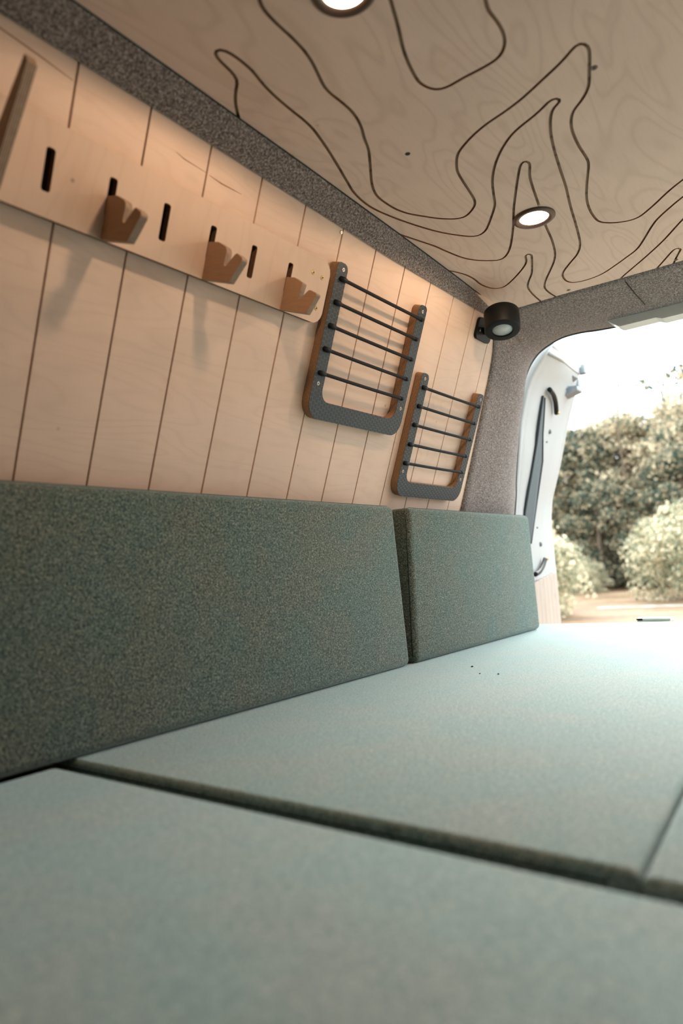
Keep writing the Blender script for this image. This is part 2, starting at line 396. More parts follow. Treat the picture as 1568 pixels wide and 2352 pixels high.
# ceiling with routed contour lines
HC = 1.84
G = dict(
 a=[(-0.66,0.70),(-0.625,0.65),(-0.605,0.625),(-0.592,0.613),(-0.575,0.601),(-0.571,0.592),(-0.569,0.576),(-0.567,0.563),(-0.564,0.551),(-0.559,0.546),(-0.553,0.548),(-0.549,0.557),(-0.548,0.574),(-0.549,0.6),(-0.555,0.623),(-0.56,0.656),(-0.562,0.69),(-0.564,0.731),(-0.574,0.773),(-0.59,0.824),(-0.609,0.879),(-0.622,0.92),(-0.627,0.973),(-0.617,1.034),(-0.598,1.101),(-0.578,1.152),(-0.548,1.201),(-0.531,1.21),(-0.515,1.202),(-0.483,1.16),(-0.46,1.125),(-0.448,1.094),(-0.429,1.048),(-0.405,1.008),(-0.377,0.975),(-0.348,0.952),(-0.311,0.937),(-0.292,0.927),(-0.281,0.92),(-0.273,0.921),(-0.269,0.928),(-0.272,0.935),(-0.284,0.939),(-0.293,0.953),(-0.306,0.986),(-0.319,1.036),(-0.332,1.101),(-0.343,1.159),(-0.36,1.233),(-0.382,1.339),(-0.398,1.401),(-0.418,1.441),(-0.44,1.467),(-0.471,1.507),(-0.48,1.533),(-0.482,1.563),(-0.474,1.582),(-0.449,1.591),(-0.41,1.585),(-0.368,1.556),(-0.341,1.534),(-0.31,1.505),(-0.265,1.426),(-0.243,1.395),(-0.194,1.348),(-0.14,1.31),(-0.08,1.29)],
 b=[(-0.43,0.42),(-0.455,0.50),(-0.461,0.521),(-0.47,0.533),(-0.474,0.545),(-0.476,0.568),(-0.477,0.603),(-0.482,0.635),(-0.493,0.666),(-0.501,0.691),(-0.501,0.727),(-0.502,0.752),(-0.511,0.784),(-0.524,0.81),(-0.535,0.837),(-0.563,0.882),(-0.583,0.914),(-0.596,0.943),(-0.6,0.967),(-0.599,1.006),(-0.591,1.039),(-0.574,1.07),(-0.559,1.095),(-0.537,1.119),(-0.518,1.125),(-0.49,1.104),(-0.48,1.084),(-0.474,1.054),(-0.464,0.996),(-0.456,0.972),(-0.44,0.944),(-0.424,0.931),(-0.402,0.918),(-0.375,0.907),(-0.34,0.899),(-0.311,0.89),(-0.276,0.874),(-0.241,0.857),(-0.227,0.847),(-0.216,0.841),(-0.209,0.845),(-0.208,0.856),(-0.213,0.875),(-0.222,0.902),(-0.232,0.931),(-0.248,0.952),(-0.266,0.968),(-0.277,0.992),(-0.283,1.019),(-0.287,1.06),(-0.288,1.1),(-0.292,1.121),(-0.312,1.175),(-0.328,1.224),(-0.337,1.271),(-0.339,1.318),(-0.333,1.338),(-0.31,1.36),(-0.279,1.369),(-0.246,1.344),(-0.21,1.308),(-0.182,1.285),(-0.12,1.24),(-0.06,1.22)],
 c=[(-0.33,0.45),(-0.335,0.53),(-0.354,0.617),(-0.358,0.629),(-0.371,0.664),(-0.388,0.705),(-0.398,0.742),(-0.402,0.768),(-0.399,0.778),(-0.393,0.792),(-0.379,0.798),(-0.353,0.797),(-0.325,0.798),(-0.301,0.795),(-0.289,0.783),(-0.281,0.763),(-0.279,0.737),(-0.28,0.717),(-0.274,0.695),(-0.25,0.62),(-0.24,0.5)],
 d=[(-0.68,1.04),(-0.65,1.078),(-0.642,1.1),(-0.632,1.136),(-0.618,1.188),(-0.613,1.22),(-0.601,1.276),(-0.581,1.313),(-0.549,1.342),(-0.529,1.331),(-0.504,1.295),(-0.466,1.22),(-0.44,1.162),(-0.405,1.093),(-0.379,1.045),(-0.37,1.034),(-0.363,1.037),(-0.364,1.05),(-0.376,1.078),(-0.385,1.111),(-0.4,1.178),(-0.42,1.266),(-0.433,1.335),(-0.449,1.396),(-0.466,1.436),(-0.49,1.477),(-0.519,1.525),(-0.534,1.561),(-0.537,1.598),(-0.535,1.63),(-0.532,1.672)],
 e=[(-0.685,1.28),(-0.664,1.298),(-0.654,1.306),(-0.638,1.348),(-0.633,1.387),(-0.635,1.431),(-0.626,1.470),(-0.605,1.483),(-0.57,1.459),(-0.528,1.417),(-0.51,1.391),(-0.5,1.361),(-0.493,1.356),(-0.489,1.366),(-0.501,1.4),(-0.525,1.458),(-0.55,1.5),(-0.563,1.531),(-0.57,1.578),(-0.573,1.632),(-0.576,1.674)],
 f=[(-0.15,1.37),(-0.211,1.44),(-0.259,1.506),(-0.307,1.562),(-0.375,1.634),(-0.405,1.672)],
 g=[(-0.335,1.688),(-0.299,1.639),(-0.266,1.589),(-0.253,1.571),(-0.245,1.570),(-0.243,1.583),(-0.253,1.605),(-0.268,1.643),(-0.288,1.695)])
def offset_loop(pts, w):
    P = catmull([(x, y, 0) for x, y in pts], 0.006)
    P = [p for i, p in enumerate(P) if i == 0 or (p - P[i - 1]).length > 1e-4]
    for _ in range(2):
        P = [P[0]] + [(P[i - 1] + P[i] * 2 + P[i + 1]) / 4 for i in range(1, len(P) - 1)] + [P[-1]]
    L, R_ = [], []
    for i, p in enumerate(P):
        t = (P[min(i + 1, len(P) - 1)] - P[max(i - 1, 0)]).normalized(); nrm = Vector((-t.y, t.x, 0))
        L.append((p.x + nrm.x * w, p.y + nrm.y * w)); R_.append((p.x - nrm.x * w, p.y - nrm.y * w))
    return L + R_[::-1]
GW = 0.0023
loops = [[(-0.72, -1.45), (0.70, -1.45), (0.70, 1.72), (-0.72, 1.72)]] + [offset_loop(g, GW) for g in G.values()]
ceiling = flat_shape('ceiling', loops, HC, HC + 0.0035, (M['birch_ceiling'], M['cut_brown'])); ST(ceiling)
cb = box('groove_bed', (-0.72, -1.45, HC + 0.0036), (0.70, 1.72, HC + 0.010), M['groove_ceiling'], ceiling)
def ceiling_mark(x, y, r, name='screw_hole', m='recess'):
    return disc(name, r, HC + 0.001, HC - 0.0004, M[m], ceiling, (x, y), 16, 0.0001)
ceiling_mark(-0.496, 0.887, 0.0042)
s1 = ceiling_mark(-0.2145, 0.899, 0.0048, 'screw_head', 'bronze'); disc('screw_recess', 0.0018, HC, HC - 0.0008, M['recess'], s1, (-0.2145, 0.899), 8)
s2 = ceiling_mark(-0.497, 1.618, 0.0048, 'screw_head', 'bronze'); disc('screw_recess', 0.002, HC, HC - 0.0008, M['recess'], s2, (-0.497, 1.618), 8)
s3 = ceiling_mark(-0.262, 1.632, 0.0045, 'screw_head', 'bronze'); disc('screw_recess', 0.002, HC, HC - 0.0008, M['recess'], s3, (-0.262, 1.632), 8)

# felt strip between wall and ceiling
def strip_mesh(name, A, B, mat, thick=0.0, bulge=0.0, bdir=None, nseg=4, parent=None):
    verts = []; faces = []; m = len(A)
    for i in range(m):
        a, b = Vector(A[i]), Vector(B[i])
        for j in range(nseg + 1):
            t = j / nseg; p = a.lerp(b, t)
            if bulge:
                bd = bdir[i] if isinstance(bdir, list) else bdir
                p = p + Vector(bd) * bulge * math.sin(math.pi * t)
            verts.append(p)
    for i in range(m - 1):
        for j in range(nseg):
            a = i * (nseg + 1) + j; faces.append((a, a + 1, a + nseg + 2, a + nseg + 1))
    o = mesh_obj(name, verts, faces, mat, parent, True)
    if thick:
        md = o.modifiers.new('thickness', 'SOLIDIFY'); md.thickness = thick; md.offset = 1 if thick > 0 else -1; md.thickness = abs(thick)
    return o
ys = [-1.45, -0.6, 0.0, 0.3, 0.54, 0.8, 1.1, 1.33, 1.54, 1.60]
xe = np.interp(ys, [-1.45, 0.42, 0.54, 0.8, 1.1, 1.33, 1.54, 1.60], [-0.60, -0.618, -0.623, -0.631, -0.643, -0.654, -0.6665, -0.6685])
se = np.interp(ys, [-1.45, 0.434, 0.644, 0.85, 1.05, 1.60], [0.53, 0.520, 0.517, 0.512, 0.507, 0.507])
A = [WP(y, s, 0.003) for y, s in zip(ys, se)]; B = [Vector((x, y, HC - 0.0008)) for x, y in zip(xe, ys)]
band = strip_mesh('trim_1', A, B, M['felt'], bulge=0.004, bdir=(0.45, 0, -0.9)); ST(band)
tube('felt_shadow_line', [p + Vector((0.0006, 0, 0.0)) for p in B], 0.0011, M['piping'], band, 6)  # shadow gap along the ceiling drawn as a thin dark line

# felt lining around the rear opening: inner loop (wall corner, ceiling edge) to outer loop (opening edge)
def wc(s, y): return tuple(WP(y, s, 0.003))
inner = [wc(-0.30, 1.655), wc(0.016, 1.643), wc(0.10, 1.638), wc(0.20, 1.632), wc(0.30, 1.624), wc(0.412, 1.614), wc(0.481, 1.588), wc(0.507, 1.578),
         (-0.667, 1.600, 1.8385), (-0.655, 1.625, 1.8392), (-0.62, 1.634, 1.8392), (-0.55, 1.635, 1.8392), (-0.496, 1.6355, 1.8392), (-0.30, 1.647, 1.8392), (-0.02, 1.652, 1.8392)]
outer = [(-0.970, 2.139, 1.045), (-0.868, 2.059, 1.365), (-0.846, 2.035, 1.458), (-0.819, 2.010, 1.562), (-0.800, 1.992, 1.630), (-0.785, 1.981, 1.675), (-0.764, 1.966, 1.735), (-0.741, 1.956, 1.775),
         (-0.710, 1.949, 1.806), (-0.676, 1.944, 1.823), (-0.629, 1.941, 1.836), (-0.572, 1.941, 1.837), (-0.495, 1.943, 1.829), (-0.310, 1.945, 1.821), (-0.02, 1.945, 1.824)]
CX = -0.02
mir = lambda L: L + [(2 * CX - p[0], p[1], p[2]) for p in L[-2::-1]]
innerL, outerL = mir(inner), mir(outer)
def resample(L, k=4):
    out = []
    for i in range(len(L) - 1):
        for j in range(k): out.append(Vector(L[i]).lerp(Vector(L[i + 1]), j / k))
    return out + [Vector(L[-1])]
def smooth_resample(L, k=4):
    P = [Vector(p) for p in L]; out = []
    for i in range(len(P) - 1):
        p1, p2 = P[i], P[i + 1]; p0 = P[max(i - 1, 0)]; p3 = P[min(i + 2, len(P) - 1)]
        for j in range(k):
            t = j / k
            out.append(0.5 * ((2 * p1) + (p2 - p0) * t + (2 * p0 - 5 * p1 + 4 * p2 - p3) * t * t + (3 * p1 - p0 - 3 * p2 + p3) * t ** 3))
    return out + [P[-1]]
IL = smooth_resample(innerL); OL = smooth_resample(outerL)
cen = Vector((CX, 1.85, 1.35))
sverts = []; sfaces = []; NS = 12
for i in range(len(IL)):
    a, b = IL[i], OL[i]
    mid = (a + b) / 2; inward = (cen - mid); inward.y = 0; inward.normalize()
    tang = (OL[min(i + 1, len(OL) - 1)] - OL[max(i - 1, 0)]).normalized()
    inw = inward - tang * inward.dot(tang); inw.normalize()
    low = min(1.0, max(0.0, (mid.z - 1.30) / 0.05))       # flat again where the seat cushion leans on it
    sverts.append(a - inw * 0.035)                          # tucked behind the wall boards and the ceiling panel
    for j in range(NS + 1):
        t = j / NS
        bulge = 0.034 * (math.sin(math.pi * t ** 1.4)) * (0.15 + 0.85 * low)
        if mid.z > 1.8: bulge *= 0.28
        sverts.append(a.lerp(b, t) + inw * bulge)
    # rolled lip going outward behind the seal
    sverts.append(b - inw * 0.010 + Vector((0, 0.006, 0))); sverts.append(b - inw * 0.03 + Vector((0, 0.008, 0)))
ROW = NS + 4
for i in range(len(IL) - 1):
    for j in range(ROW - 1):
        a = i * ROW + j; sfaces.append((a, a + 1, a + ROW + 1, a + ROW))
surround = mesh_obj('trim_2', sverts, sfaces, M['felt'], None, True); ST(surround)
seal = tube('seal', [p + Vector((0, 0.007, 0)) - ((cen - p).normalized() * 0.006) for p in OL], 0.0065, M['dark_rubber'], surround, 8)
# seam in the felt header
tube('felt_seam', [(-0.377, 1.66, 1.8345), (-0.372, 1.72, 1.8215), (-0.367, 1.79, 1.813)], 0.0012, M['piping'], surround, 6)
# white painted body jamb outside the seal
JA = [p + Vector((0, 0.012, 0)) - ((cen - p) * Vector((1, 0, 1))).normalized() * 0.012 for p in OL]
JB = [p + Vector((0, 0.075, 0)) - ((cen - p) * Vector((1, 0, 1))).normalized() * 0.040 for p in OL]
JC = [p + Vector((0, 0.078, 0)) - ((cen - p) * Vector((1, 0, 1))).normalized() * 0.10 for p in OL]
jv = []; jf = []
for i in range(len(JA)): jv += [JA[i], JB[i], JC[i], JA[i] - ((cen - JA[i]) * Vector((1, 0, 1))).normalized() * 0.09]
for i in range(len(JA) - 1):
    for j in range(3):
        a = i * 4 + j; jf.append((a, a + 1, a + 5, a + 4))
jamb = mesh_obj('trim_3', jv, jf, M['white'], None, True); ST(jamb)

# shell of the van around the room
ST(box('floor', (-1.0, -2.2, 0.50), (0.96, 2.12, 0.55), M['floor']))
roof = box('wall_top', (-0.99, -2.2, 1.875), (0.95, 1.99, 1.91), M['white']); roof.name = 'roof'; ST(roof)
ST(box('wall_front', (-1.0, -2.2, 0.55), (0.96, -2.14, 1.87), M['felt']))
side = box('wall_outer', (-1.05, -2.2, 0.45), (-1.0, 2.10, 1.875), M['white']); side.name = 'trim_4'; ST(side)
wr = empty('wall_right'); ST(wr); wr.location = (0.9, 0, 0.55)
def wrp(lo, hi):
    box('wall_panel', [lo[i] - (0.9, 0, 0.55)[i] for i in range(3)], [hi[i] - (0.9, 0, 0.55)[i] for i in range(3)], M['birch_wall'], wr)
for _i in range(9): wrp((0.84, -2.13 + 0.42 * _i, 0.56), (0.96, -2.13 + 0.42 * _i + 0.418, 1.87))

# ================================================================= BED AND SEAT CUSHIONS
def soft_block(name, corners, bev, mat, parent=None, seg=4, puff=0.0):
    """corners: 8 points (bottom 4 ccw, top 4 ccw)"""
    bm = bmesh.new(); vs = [bm.verts.new(c) for c in corners]
    for f in ((3, 2, 1, 0), (4, 5, 6, 7), (0, 1, 5, 4), (1, 2, 6, 5), (2, 3, 7, 6), (3, 0, 4, 7)): bm.faces.new([vs[i] for i in f])
    bmesh.ops.recalc_face_normals(bm, faces=bm.faces)
    bmesh.ops.bevel(bm, geom=list(bm.edges), offset=bev, segments=seg, profile=0.5, affect='EDGES')
    o = bm_obj(name, bm, mat, parent, True)
    return o
def quad8(x0, x1, y0, y1, z0, z1): return [(x0, y0, z0), (x1, y0, z0), (x1, y1, z0), (x0, y1, z0), (x0, y0, z1), (x1, y0, z1), (x1, y1, z1), (x0, y1, z1)]
def rel(pts, o): return [tuple(Vector(p) - Vector(o)) for p in pts]

XF = -0.767; TZ = 1.332
def back_cushion(name, y0b, y0t, y1b, y1t, label):
    org = (XF - 0.042, (y0b + y1b) / 2, 1.0)
    r = empty(name, Matrix.Translation(org)); tag(r, label, 'cushion', 'backrest cushions along the wall')
    c = [(XF - 0.084, y0b, 1.0015), (XF, y0b, 1.0015), (XF, y1b, 1.0015), (XF - 0.084, y1b, 1.0015),
         (XF - 0.084, y0t, TZ), (XF, y0t, TZ), (XF, y1t, TZ), (XF - 0.084, y1t, TZ)]
    soft_block('cushion_cover', rel(c, org), 0.013, M['wool'], r, 5)
    # seam running along the front edge of the cushion, sunk in the rounding
    q = 0.0042
    def lp(x, e): return [(x, y0b + e, 1.0015 + 0.012 + e), (x, y0b + e, 1.0015 + e * 0 + q * 0 + 0.012)]
    x = XF - 0.0100; e = 0.0010
    zb, zt = 1.0025, TZ - e
    pts = [(x, y0b + e, zb + 0.014), (x, y0t + e, zt - 0.014), (x, y0t + e + 0.004, zt - 0.004), (x, y0t + 0.014, zt), (x, y1t - 0.014, zt), (x, y1t - e - 0.004, zt - 0.004),
           (x, y1t - e, zt - 0.014), (x, y1b - e, zb + 0.014), (x, y1b - e - 0.004, zb + 0.004), (x, y1b - 0.014, zb), (x, y0b + 0.014, zb), (x, y0b + e + 0.004, zb + 0.004)]
    tube('piping', rel(pts, org), 0.0014, M['piping'], r, 6, closed=True)
    return r
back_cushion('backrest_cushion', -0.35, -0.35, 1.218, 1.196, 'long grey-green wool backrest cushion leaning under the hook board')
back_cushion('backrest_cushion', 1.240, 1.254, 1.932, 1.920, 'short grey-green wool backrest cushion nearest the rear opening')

def mattress(c, label, seam=True, bev=0.014):
    org = tuple(sum(p[i] for p in c[:4]) / 4 for i in range(3))
    r = empty('mattress', Matrix.Translation(org)); tag(r, label, 'mattress')
    soft_block('mattress_cover', rel(c, org), bev, M['wool_bed_lit'], r, 6)
    if seam:
        z = c[4][2] - 0.010
        pts = [Vector(p) for p in c[4:]]; ctr = sum(pts, Vector()) / 4
        loop = []
        for p in pts:
            d = Vector((1 if p.x > ctr.x else -1, 1 if p.y > ctr.y else -1, 0))
            loop.append(p - d * 0.0006 + Vector((0, 0, z - p.z)))
        L2 = []
        for i in range(4):
            a, b = loop[i], loop[(i + 1) % 4]; d = (b - a).normalized() * 0.02
            L2 += [a + d, b - d]
        tube('piping', rel(L2, org), 0.0014, M['piping'], r, 6, closed=True)
    return r
BZ = 0.885
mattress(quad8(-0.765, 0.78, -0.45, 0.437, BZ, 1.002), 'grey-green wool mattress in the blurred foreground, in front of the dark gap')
MB = 0.006
c = [(-0.862, 0.462, BZ), (-0.135, 0.462, BZ), (-0.235, 2.130, BZ), (-0.862, 2.080, BZ), (-0.862, 0.462, 1.0), (-0.135, 0.462, 1.0), (-0.235, 2.155, 1.0), (-0.862, 2.085, 1.0)]
mattress(c, 'brightly lit grey-green wool mattress behind the gap, running under the backrest cushions', bev=MB)
c = [(-0.134, 0.462, BZ), (0.78, 0.462, BZ), (0.78, 2.150, BZ), (-0.234, 2.150, BZ), (-0.134, 0.462, 0.997), (0.78, 0.462, 0.997), (0.78, 2.160, 0.997), (-0.234, 2.155, 0.997)]
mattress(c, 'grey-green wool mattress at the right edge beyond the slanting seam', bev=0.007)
bp = empty('bed_platform', Matrix.Translation((0, 0.9, 0.55))); tag(bp, 'plywood platform box carrying the mattresses', 'bed')
box('platform_top', (-0.862, -1.34, 0.317), (0.79, 1.17, 0.335), M['birch_board'], bp)
box('front_panel', (-0.862, -1.34, 0.0), (0.79, -1.322, 0.3165), M['birch_board'], bp)
box('side_panel', (-0.862, -1.32, 0.0), (-0.844, 1.17, 0.3165), M['birch_board'], bp); box('side_panel', (0.772, -1.32, 0.0), (0.79, 1.17, 0.3165), M['birch_board'], bp)
# crumbs on the mattress
rc = random.Random(8)
for (x, y, s, lab) in ((-0.634, 1.228, 0.0026, 'dark crumb on the mattress, nearest the gap between the backrests'), (-0.581, 1.153, 0.0019, 'tiny dark crumb, smallest of the three on the mattress'), (-0.546, 1.156, 0.0022, 'dark crumb on the mattress, rightmost of the three')):
    bm = bmesh.new(); bmesh.ops.create_icosphere(bm, subdivisions=1, radius=s)
    for v in bm.verts: v.co = Vector((v.co.x * rc.uniform(0.8, 1.3), v.co.y * rc.uniform(0.6, 1.0), v.co.z * 0.6)); 
    o = bm_obj('crumb', bm, M['crumb']); o.location = (x, y, 1.0 + s * 0.45); tag(o, lab, 'crumb')
# small latch plate at the far edge of the bed
lp = empty('latch_plate', Matrix.Translation((-0.515, 2.175, 0.93))); tag(lp, 'small white and black latch plate just beyond the far mattress edge', 'latch')
box('latch_body', (-0.046, -0.012, 0.0), (0.046, 0.03, 0.071), M['steel'], lp, 0.002)
box('latch_end', (-0.047, -0.014, 0.0712), (-0.030, 0.030, 0.077), M['black'], lp, 0.001)
box('latch_cap', (-0.0295, -0.014, 0.0712), (0.048, 0.032, 0.0775), M['offwhite'], lp, 0.001)
# rear sill
sill = box('trim_5', (-1.0, 2.165, 0.50), (0.96, 2.22, 0.93), M['white'], None, 0.004); ST(sill)

# ================================================================= HOOK BOARD
board = empty('peg_board', wall_mat(0.5, 0.334, 0.0)); tag(board, 'long pale birch plywood peg board with vertical slots, screwed to the plank wall', 'peg board')
def bl(pts, y0=0.5, s0=0.334): return [(x - y0, y - s0) for x, y in pts]
def slot(yc, s0=0.362, s1=0.411, w=0.0057): return rounded([(yc - w, s0), (yc + w, s0), (yc + w, s1), (yc - w, s1)], 0.0034, 4)
out = rounded([(-0.60, 0.334), (0.922, 0.334), (0.922, 0.440), (-0.60, 0.440)], [0.02, 0.022, 0.022, 0.02], 8)
slots = [0.409 - 0.0827 * i for i in range(12)] + [0.4917, 0.5745, 0.657, 0.740, 0.8235]
hook_ys = [0.8235, 0.657, 0.4917]
NB = 0.018
flat_shape('board_face', [bl(out)] + [bl(slot(y)) for y in slots], 0.0075, NB, (M['birch_board'], M['edge_board']), board)
flat_shape('slot_shade', [bl([(-0.58, 0.350), (0.87, 0.350), (0.87, 0.422), (-0.58, 0.422)])], 0.0008, 0.0022, (M['recess'],), board)  # dark sheet standing in for the deep shade seen through the slots
flat_shape('spacer', [bl([(0.885, 0.345), (0.915, 0.345), (0.915, 0.43), (0.885, 0.43)])], 0.0005, 0.0074, (M['edge_board'],), board)
for (y, s) in ((0.879, 0.413), (0.9035, 0.411), (0.904, 0.359)): screw(board, y - 0.5, s - 0.334, NB, 0.0038, 'brass')

# hooks: profile in (out from wall, up) and a ply thickness along the wall
def hook_mesh(prof, thick=0.0105):
    # built flat in x=n, y=s then turned so that thickness lies along the wall
    o = flat_shape('hook_body', [prof], -thick / 2, thick / 2, (M['birch_hook'], M['edge_hook']))
    return o
def make_hook(prof, y, label, group=True):
    r = empty('coat_hook', wall_mat(y, 0.334, NB)); tag(r, label, 'hook', 'small plywood hooks on the peg board' if group else None)
    b = hook_mesh(prof); b.parent = r
    # local (n, s, thickness) -> wall local (y, s, n)
    b.matrix_local = Matrix(((0, 0, 1, 0), (0, 1, 0, 0), (1, 0, 0, 0), (0, 0, 0, 1)))
    return r
hp = [(0.0003, 0.0), (0.0590, -0.002), (0.0795, 0.031), (0.0640, 0.039), (0.0450, 0.019), (0.0410, 0.023), (0.0440, 0.045), (0.0220, 0.053), (0.0003, 0.053)]
prof_round = rounded(hp, [0.001, 0.003, 0.004, 0.005, 0.004, 0.004, 0.010, 0.004, 0.001], 6)
prof_crisp = rounded([(0.0003, 0.0), (0.0590, -0.002), (0.0740, 0.030), (0.0560, 0.036), (0.0395, 0.020), (0.0355, 0.021), (0.0385, 0.045), (0.0190, 0.053), (0.0003, 0.053)], [0.001, 0.002, 0.003, 0.008, 0.002, 0.001, 0.002, 0.004, 0.001], 5)
make_hook(prof_crisp, hook_ys[0], 'plywood hook with a square notch, nearest the board end with the brass screws')
make_hook(prof_round, hook_ys[1], 'round-shouldered plywood hook in the middle of the three small hooks')
make_hook(prof_round, hook_ys[2], 'round-shouldered plywood hook, left of the middle small hook')
# big bracket at the left edge
bigp = rounded([(0.0003, 0.0), (0.052, -0.002), (0.094, 0.116), (0.086, 0.124), (0.040, 0.040), (0.026, 0.032), (0.022, 0.055), (0.0003, 0.060)], [0.001, 0.006, 0.002, 0.001, 0.01, 0.008, 0.006, 0.001], 5)
make_hook(bigp, 0.3315, 'tall upswept plywood hook cut off by the left edge of the picture', False)

# ================================================================= CORD RACKS
def make_rack(y0, s0, w, h, label, ends):
    r = empty('cord_rack', wall_mat(y0, s0, 0.0)); tag(r, label, 'rack', 'hexagon-coated plywood cord racks on the plank wall')
    a = 0.030; bt = 0.034; Ro, Ri = 0.034, 0.022
    U_ = rounded([(0, 0), (w, 0), (w, h), (w - a, h), (w - a, bt), (a, bt), (a, h), (0, h)], [Ro, Ro, 0.009, 0.012, Ri, Ri, 0.012, 0.009], 8)
    flat_shape('ply_frame', [U_], 0.0006, 0.0176, (M['edge_frame'], M['edge_frame']), r)
    flat_shape('grip_face', [U_], 0.0176, 0.0183, (M['hex'], M['black']), r)
    for i, (xa, ya, xb, yb) in enumerate(ends):
        n0 = 0.0192
        c = catmull([(xa, ya, n0), (xa + (xb - xa) * 0.5, (ya + yb) / 2 - 0.0006, n0 + 0.001), (xb, yb, n0)], 0.02)
        cd = tube('elastic_cord', c, 0.0033, M['cord'], r, 10)
        d = (Vector((xb, yb, n0)) - Vector((xa, ya, n0))).normalized()
        tube('cord_sleeve', [Vector((xa, ya, n0 - 0.004)), Vector((xa, ya, n0 + 0.001)) + d * 0.003, Vector((xa, ya, n0 + 0.001)) + d * 0.014, Vector((xa, ya, n0)) + d * 0.017], 0.0036, M['black'], cd, 12, radii=[0.0050, 0.0048, 0.0044, 0.0034])
        tube('cord_end', [Vector((xb, yb, n0 - 0.004)), Vector((xb, yb, n0)) - d * 0.001, Vector((xb, yb, n0)) - d * 0.010], 0.0039, M['black'], cd, 12)
    return r
rack1 = make_rack(0.936, 0.172, 0.308, 0.279, 'upper cord rack of dark hexagon-coated plywood, partly behind the peg board end',
    [(0.014, 0.252, 0.299, 0.250), (0.012, 0.210, 0.295, 0.208), (0.011, 0.168, 0.294, 0.165), (0.010, 0.126, 0.293, 0.123), (0.010, 0.083, 0.292, 0.081)])
for (x, y) in ((0.017, 0.271), (0.303, 0.269), (0.014, 0.064), (0.299, 0.060)): screw(rack1, x if x < 0.1 else min(x, 0.293), y if y < 0.1 else y - 0.003, 0.0183, 0.0036, 'steel')
rack2 = make_rack(1.283, 0.043, 0.303, 0.278, 'lower cord rack of dark hexagon-coated plywood, closest to the felt pillar',
    [(0.012, 0.247, 0.293, 0.246), (0.010, 0.205, 0.290, 0.203), (0.009, 0.163, 0.289, 0.161), (0.009, 0.119, 0.287, 0.118), (0.008, 0.076, 0.286, 0.076)])
for (x, y) in ((0.014, 0.266), (0.290, 0.264), (0.011, 0.057), (0.286, 0.057)): screw(rack2, x, y, 0.0183, 0.0036, 'steel')

# ================================================================= LAMPS
def spot(x, y, label):
    r = empty('ceiling_spotlight', Matrix.Translation((x, y, HC))); tag(r, label, 'ceiling light', 'recessed spotlights in the plywood ceiling')
    prof = [(0.0385, 0.0), (0.0385, -0.0022), (0.036, -0.0042), (0.033, -0.0046), (0.0285, -0.0040), (0.0262, -0.0022), (0.0258, -0.0006)]
    seg = 48; v = []; f = []
    for (rr, z) in prof:
        for k in range(seg):
            a = 2 * math.pi * k / seg; v.append((rr * math.cos(a), rr * math.sin(a), z))
    for i in range(len(prof) - 1):
        for k in range(seg): f.append((i * seg + k, i * seg + (k + 1) % seg, (i + 1) * seg + (k + 1) % seg, (i + 1) * seg + k))
    mesh_obj('trim_ring', v, f, M['bronze'], r, True)
    disc('light_lens', 0.0260, -0.0002, -0.0012, M['led'], r, seg=40, bev=0.0003)
    d = bpy.data.lights.new('spotlight_glow', 'SPOT'); d.shadow_soft_size = 0.020; d.spot_size = math.radians(176); d.spot_blend = 0.12; d.energy = 2.2; d.color = (1.0, 0.70, 0.46)
    l = bpy.data.objects.new('spotlight_glow', d); C.objects.link(l); l.parent = r; l.location = (0, 0, -0.007)
    return r
spot(-0.425, 1.221, 'bronze-ringed spotlight in the ceiling, nearer the rear opening')
spot(-0.388, 0.581, 'bronze-ringed spotlight at the top edge, nearer the camera')

# black wall lamp
wl = empty('wall_lamp', wall_mat(1.53, 0.47, 0.0)); tag(wl, 'black cylindrical reading lamp on a wall bracket in the rear corner', 'lamp')
flat_shape('wall_plate', [rounded([(-0.038, -0.026), (0.038, -0.026), (0.038, 0.026), (-0.038, 0.026)], 0.012, 6)], 0.0006, 0.008, (M['black'],), wl)
screw(wl, -0.024, -0.004, 0.008, 0.003, 'steel')
inv = wall_mat(1.53, 0.47, 0.0).inverted()
def wlp(p): return inv @ Vector(p)
hc = Vector((-0.612, 1.475, 1.757))            # centre of the lamp head
ax = Vector((0.10, -0.28, -1.0)).normalized()     # direction it shines
tube('swivel_arm', [wlp(WP(1.535, 0.47, 0.006)), wlp(WP(1.52, 0.468, 0.022)), wlp(hc - Vector((0.030, -0.01, 0)))], 0.009, M['black'], wl, 12)
def lathe_axis(name, prof, mat, parent, org, axis, seg=40):
    u = axis.orthogonal().normalized(); w = axis.cross(u); v = []; f = []
    for (rr, z) in prof:
        for k in range(seg):
            a = 2 * math.pi * k / seg; v.append(wlp(org + axis * z + (u * math.cos(a) + w * math.sin(a)) * rr))
    for i in range(len(prof) - 1):
        for k in range(seg): f.append((i * seg + k, i * seg + (k + 1) % seg, (i + 1) * seg + (k + 1) % seg, (i + 1) * seg + k))
    o = mesh_obj(name, v, f, mat, parent, True)
    bm = bmesh.new(); bm.from_mesh(o.data); bmesh.ops.remove_doubles(bm, verts=bm.verts, dist=1e-6); bmesh.ops.recalc_face_normals(bm, faces=bm.faces); bm.to_mesh(o.data); bm.free()
    return o
hh = lathe_axis('lamp_head', [(0, -0.026), (0.0385, -0.026), (0.0405, -0.024), (0.0410, -0.01), (0.0410, 0.022), (0.0395, 0.025), (0.0375, 0.0255), (0.0245, 0.0255), (0.0235, 0.0235), (0.0235, 0.020), (0, 0.020)], M['black'], wl, hc, ax)
lathe_axis('lamp_lens', [(0.0, 0.0225), (0.0228, 0.0225), (0.0228, 0.0205), (0, 0.0202)], M['lens'], hh, hc, ax)
for o in (hh,):
    md = o.modifiers.new('edges', 'EDGE_SPLIT'); md.split_angle = math.radians(50)

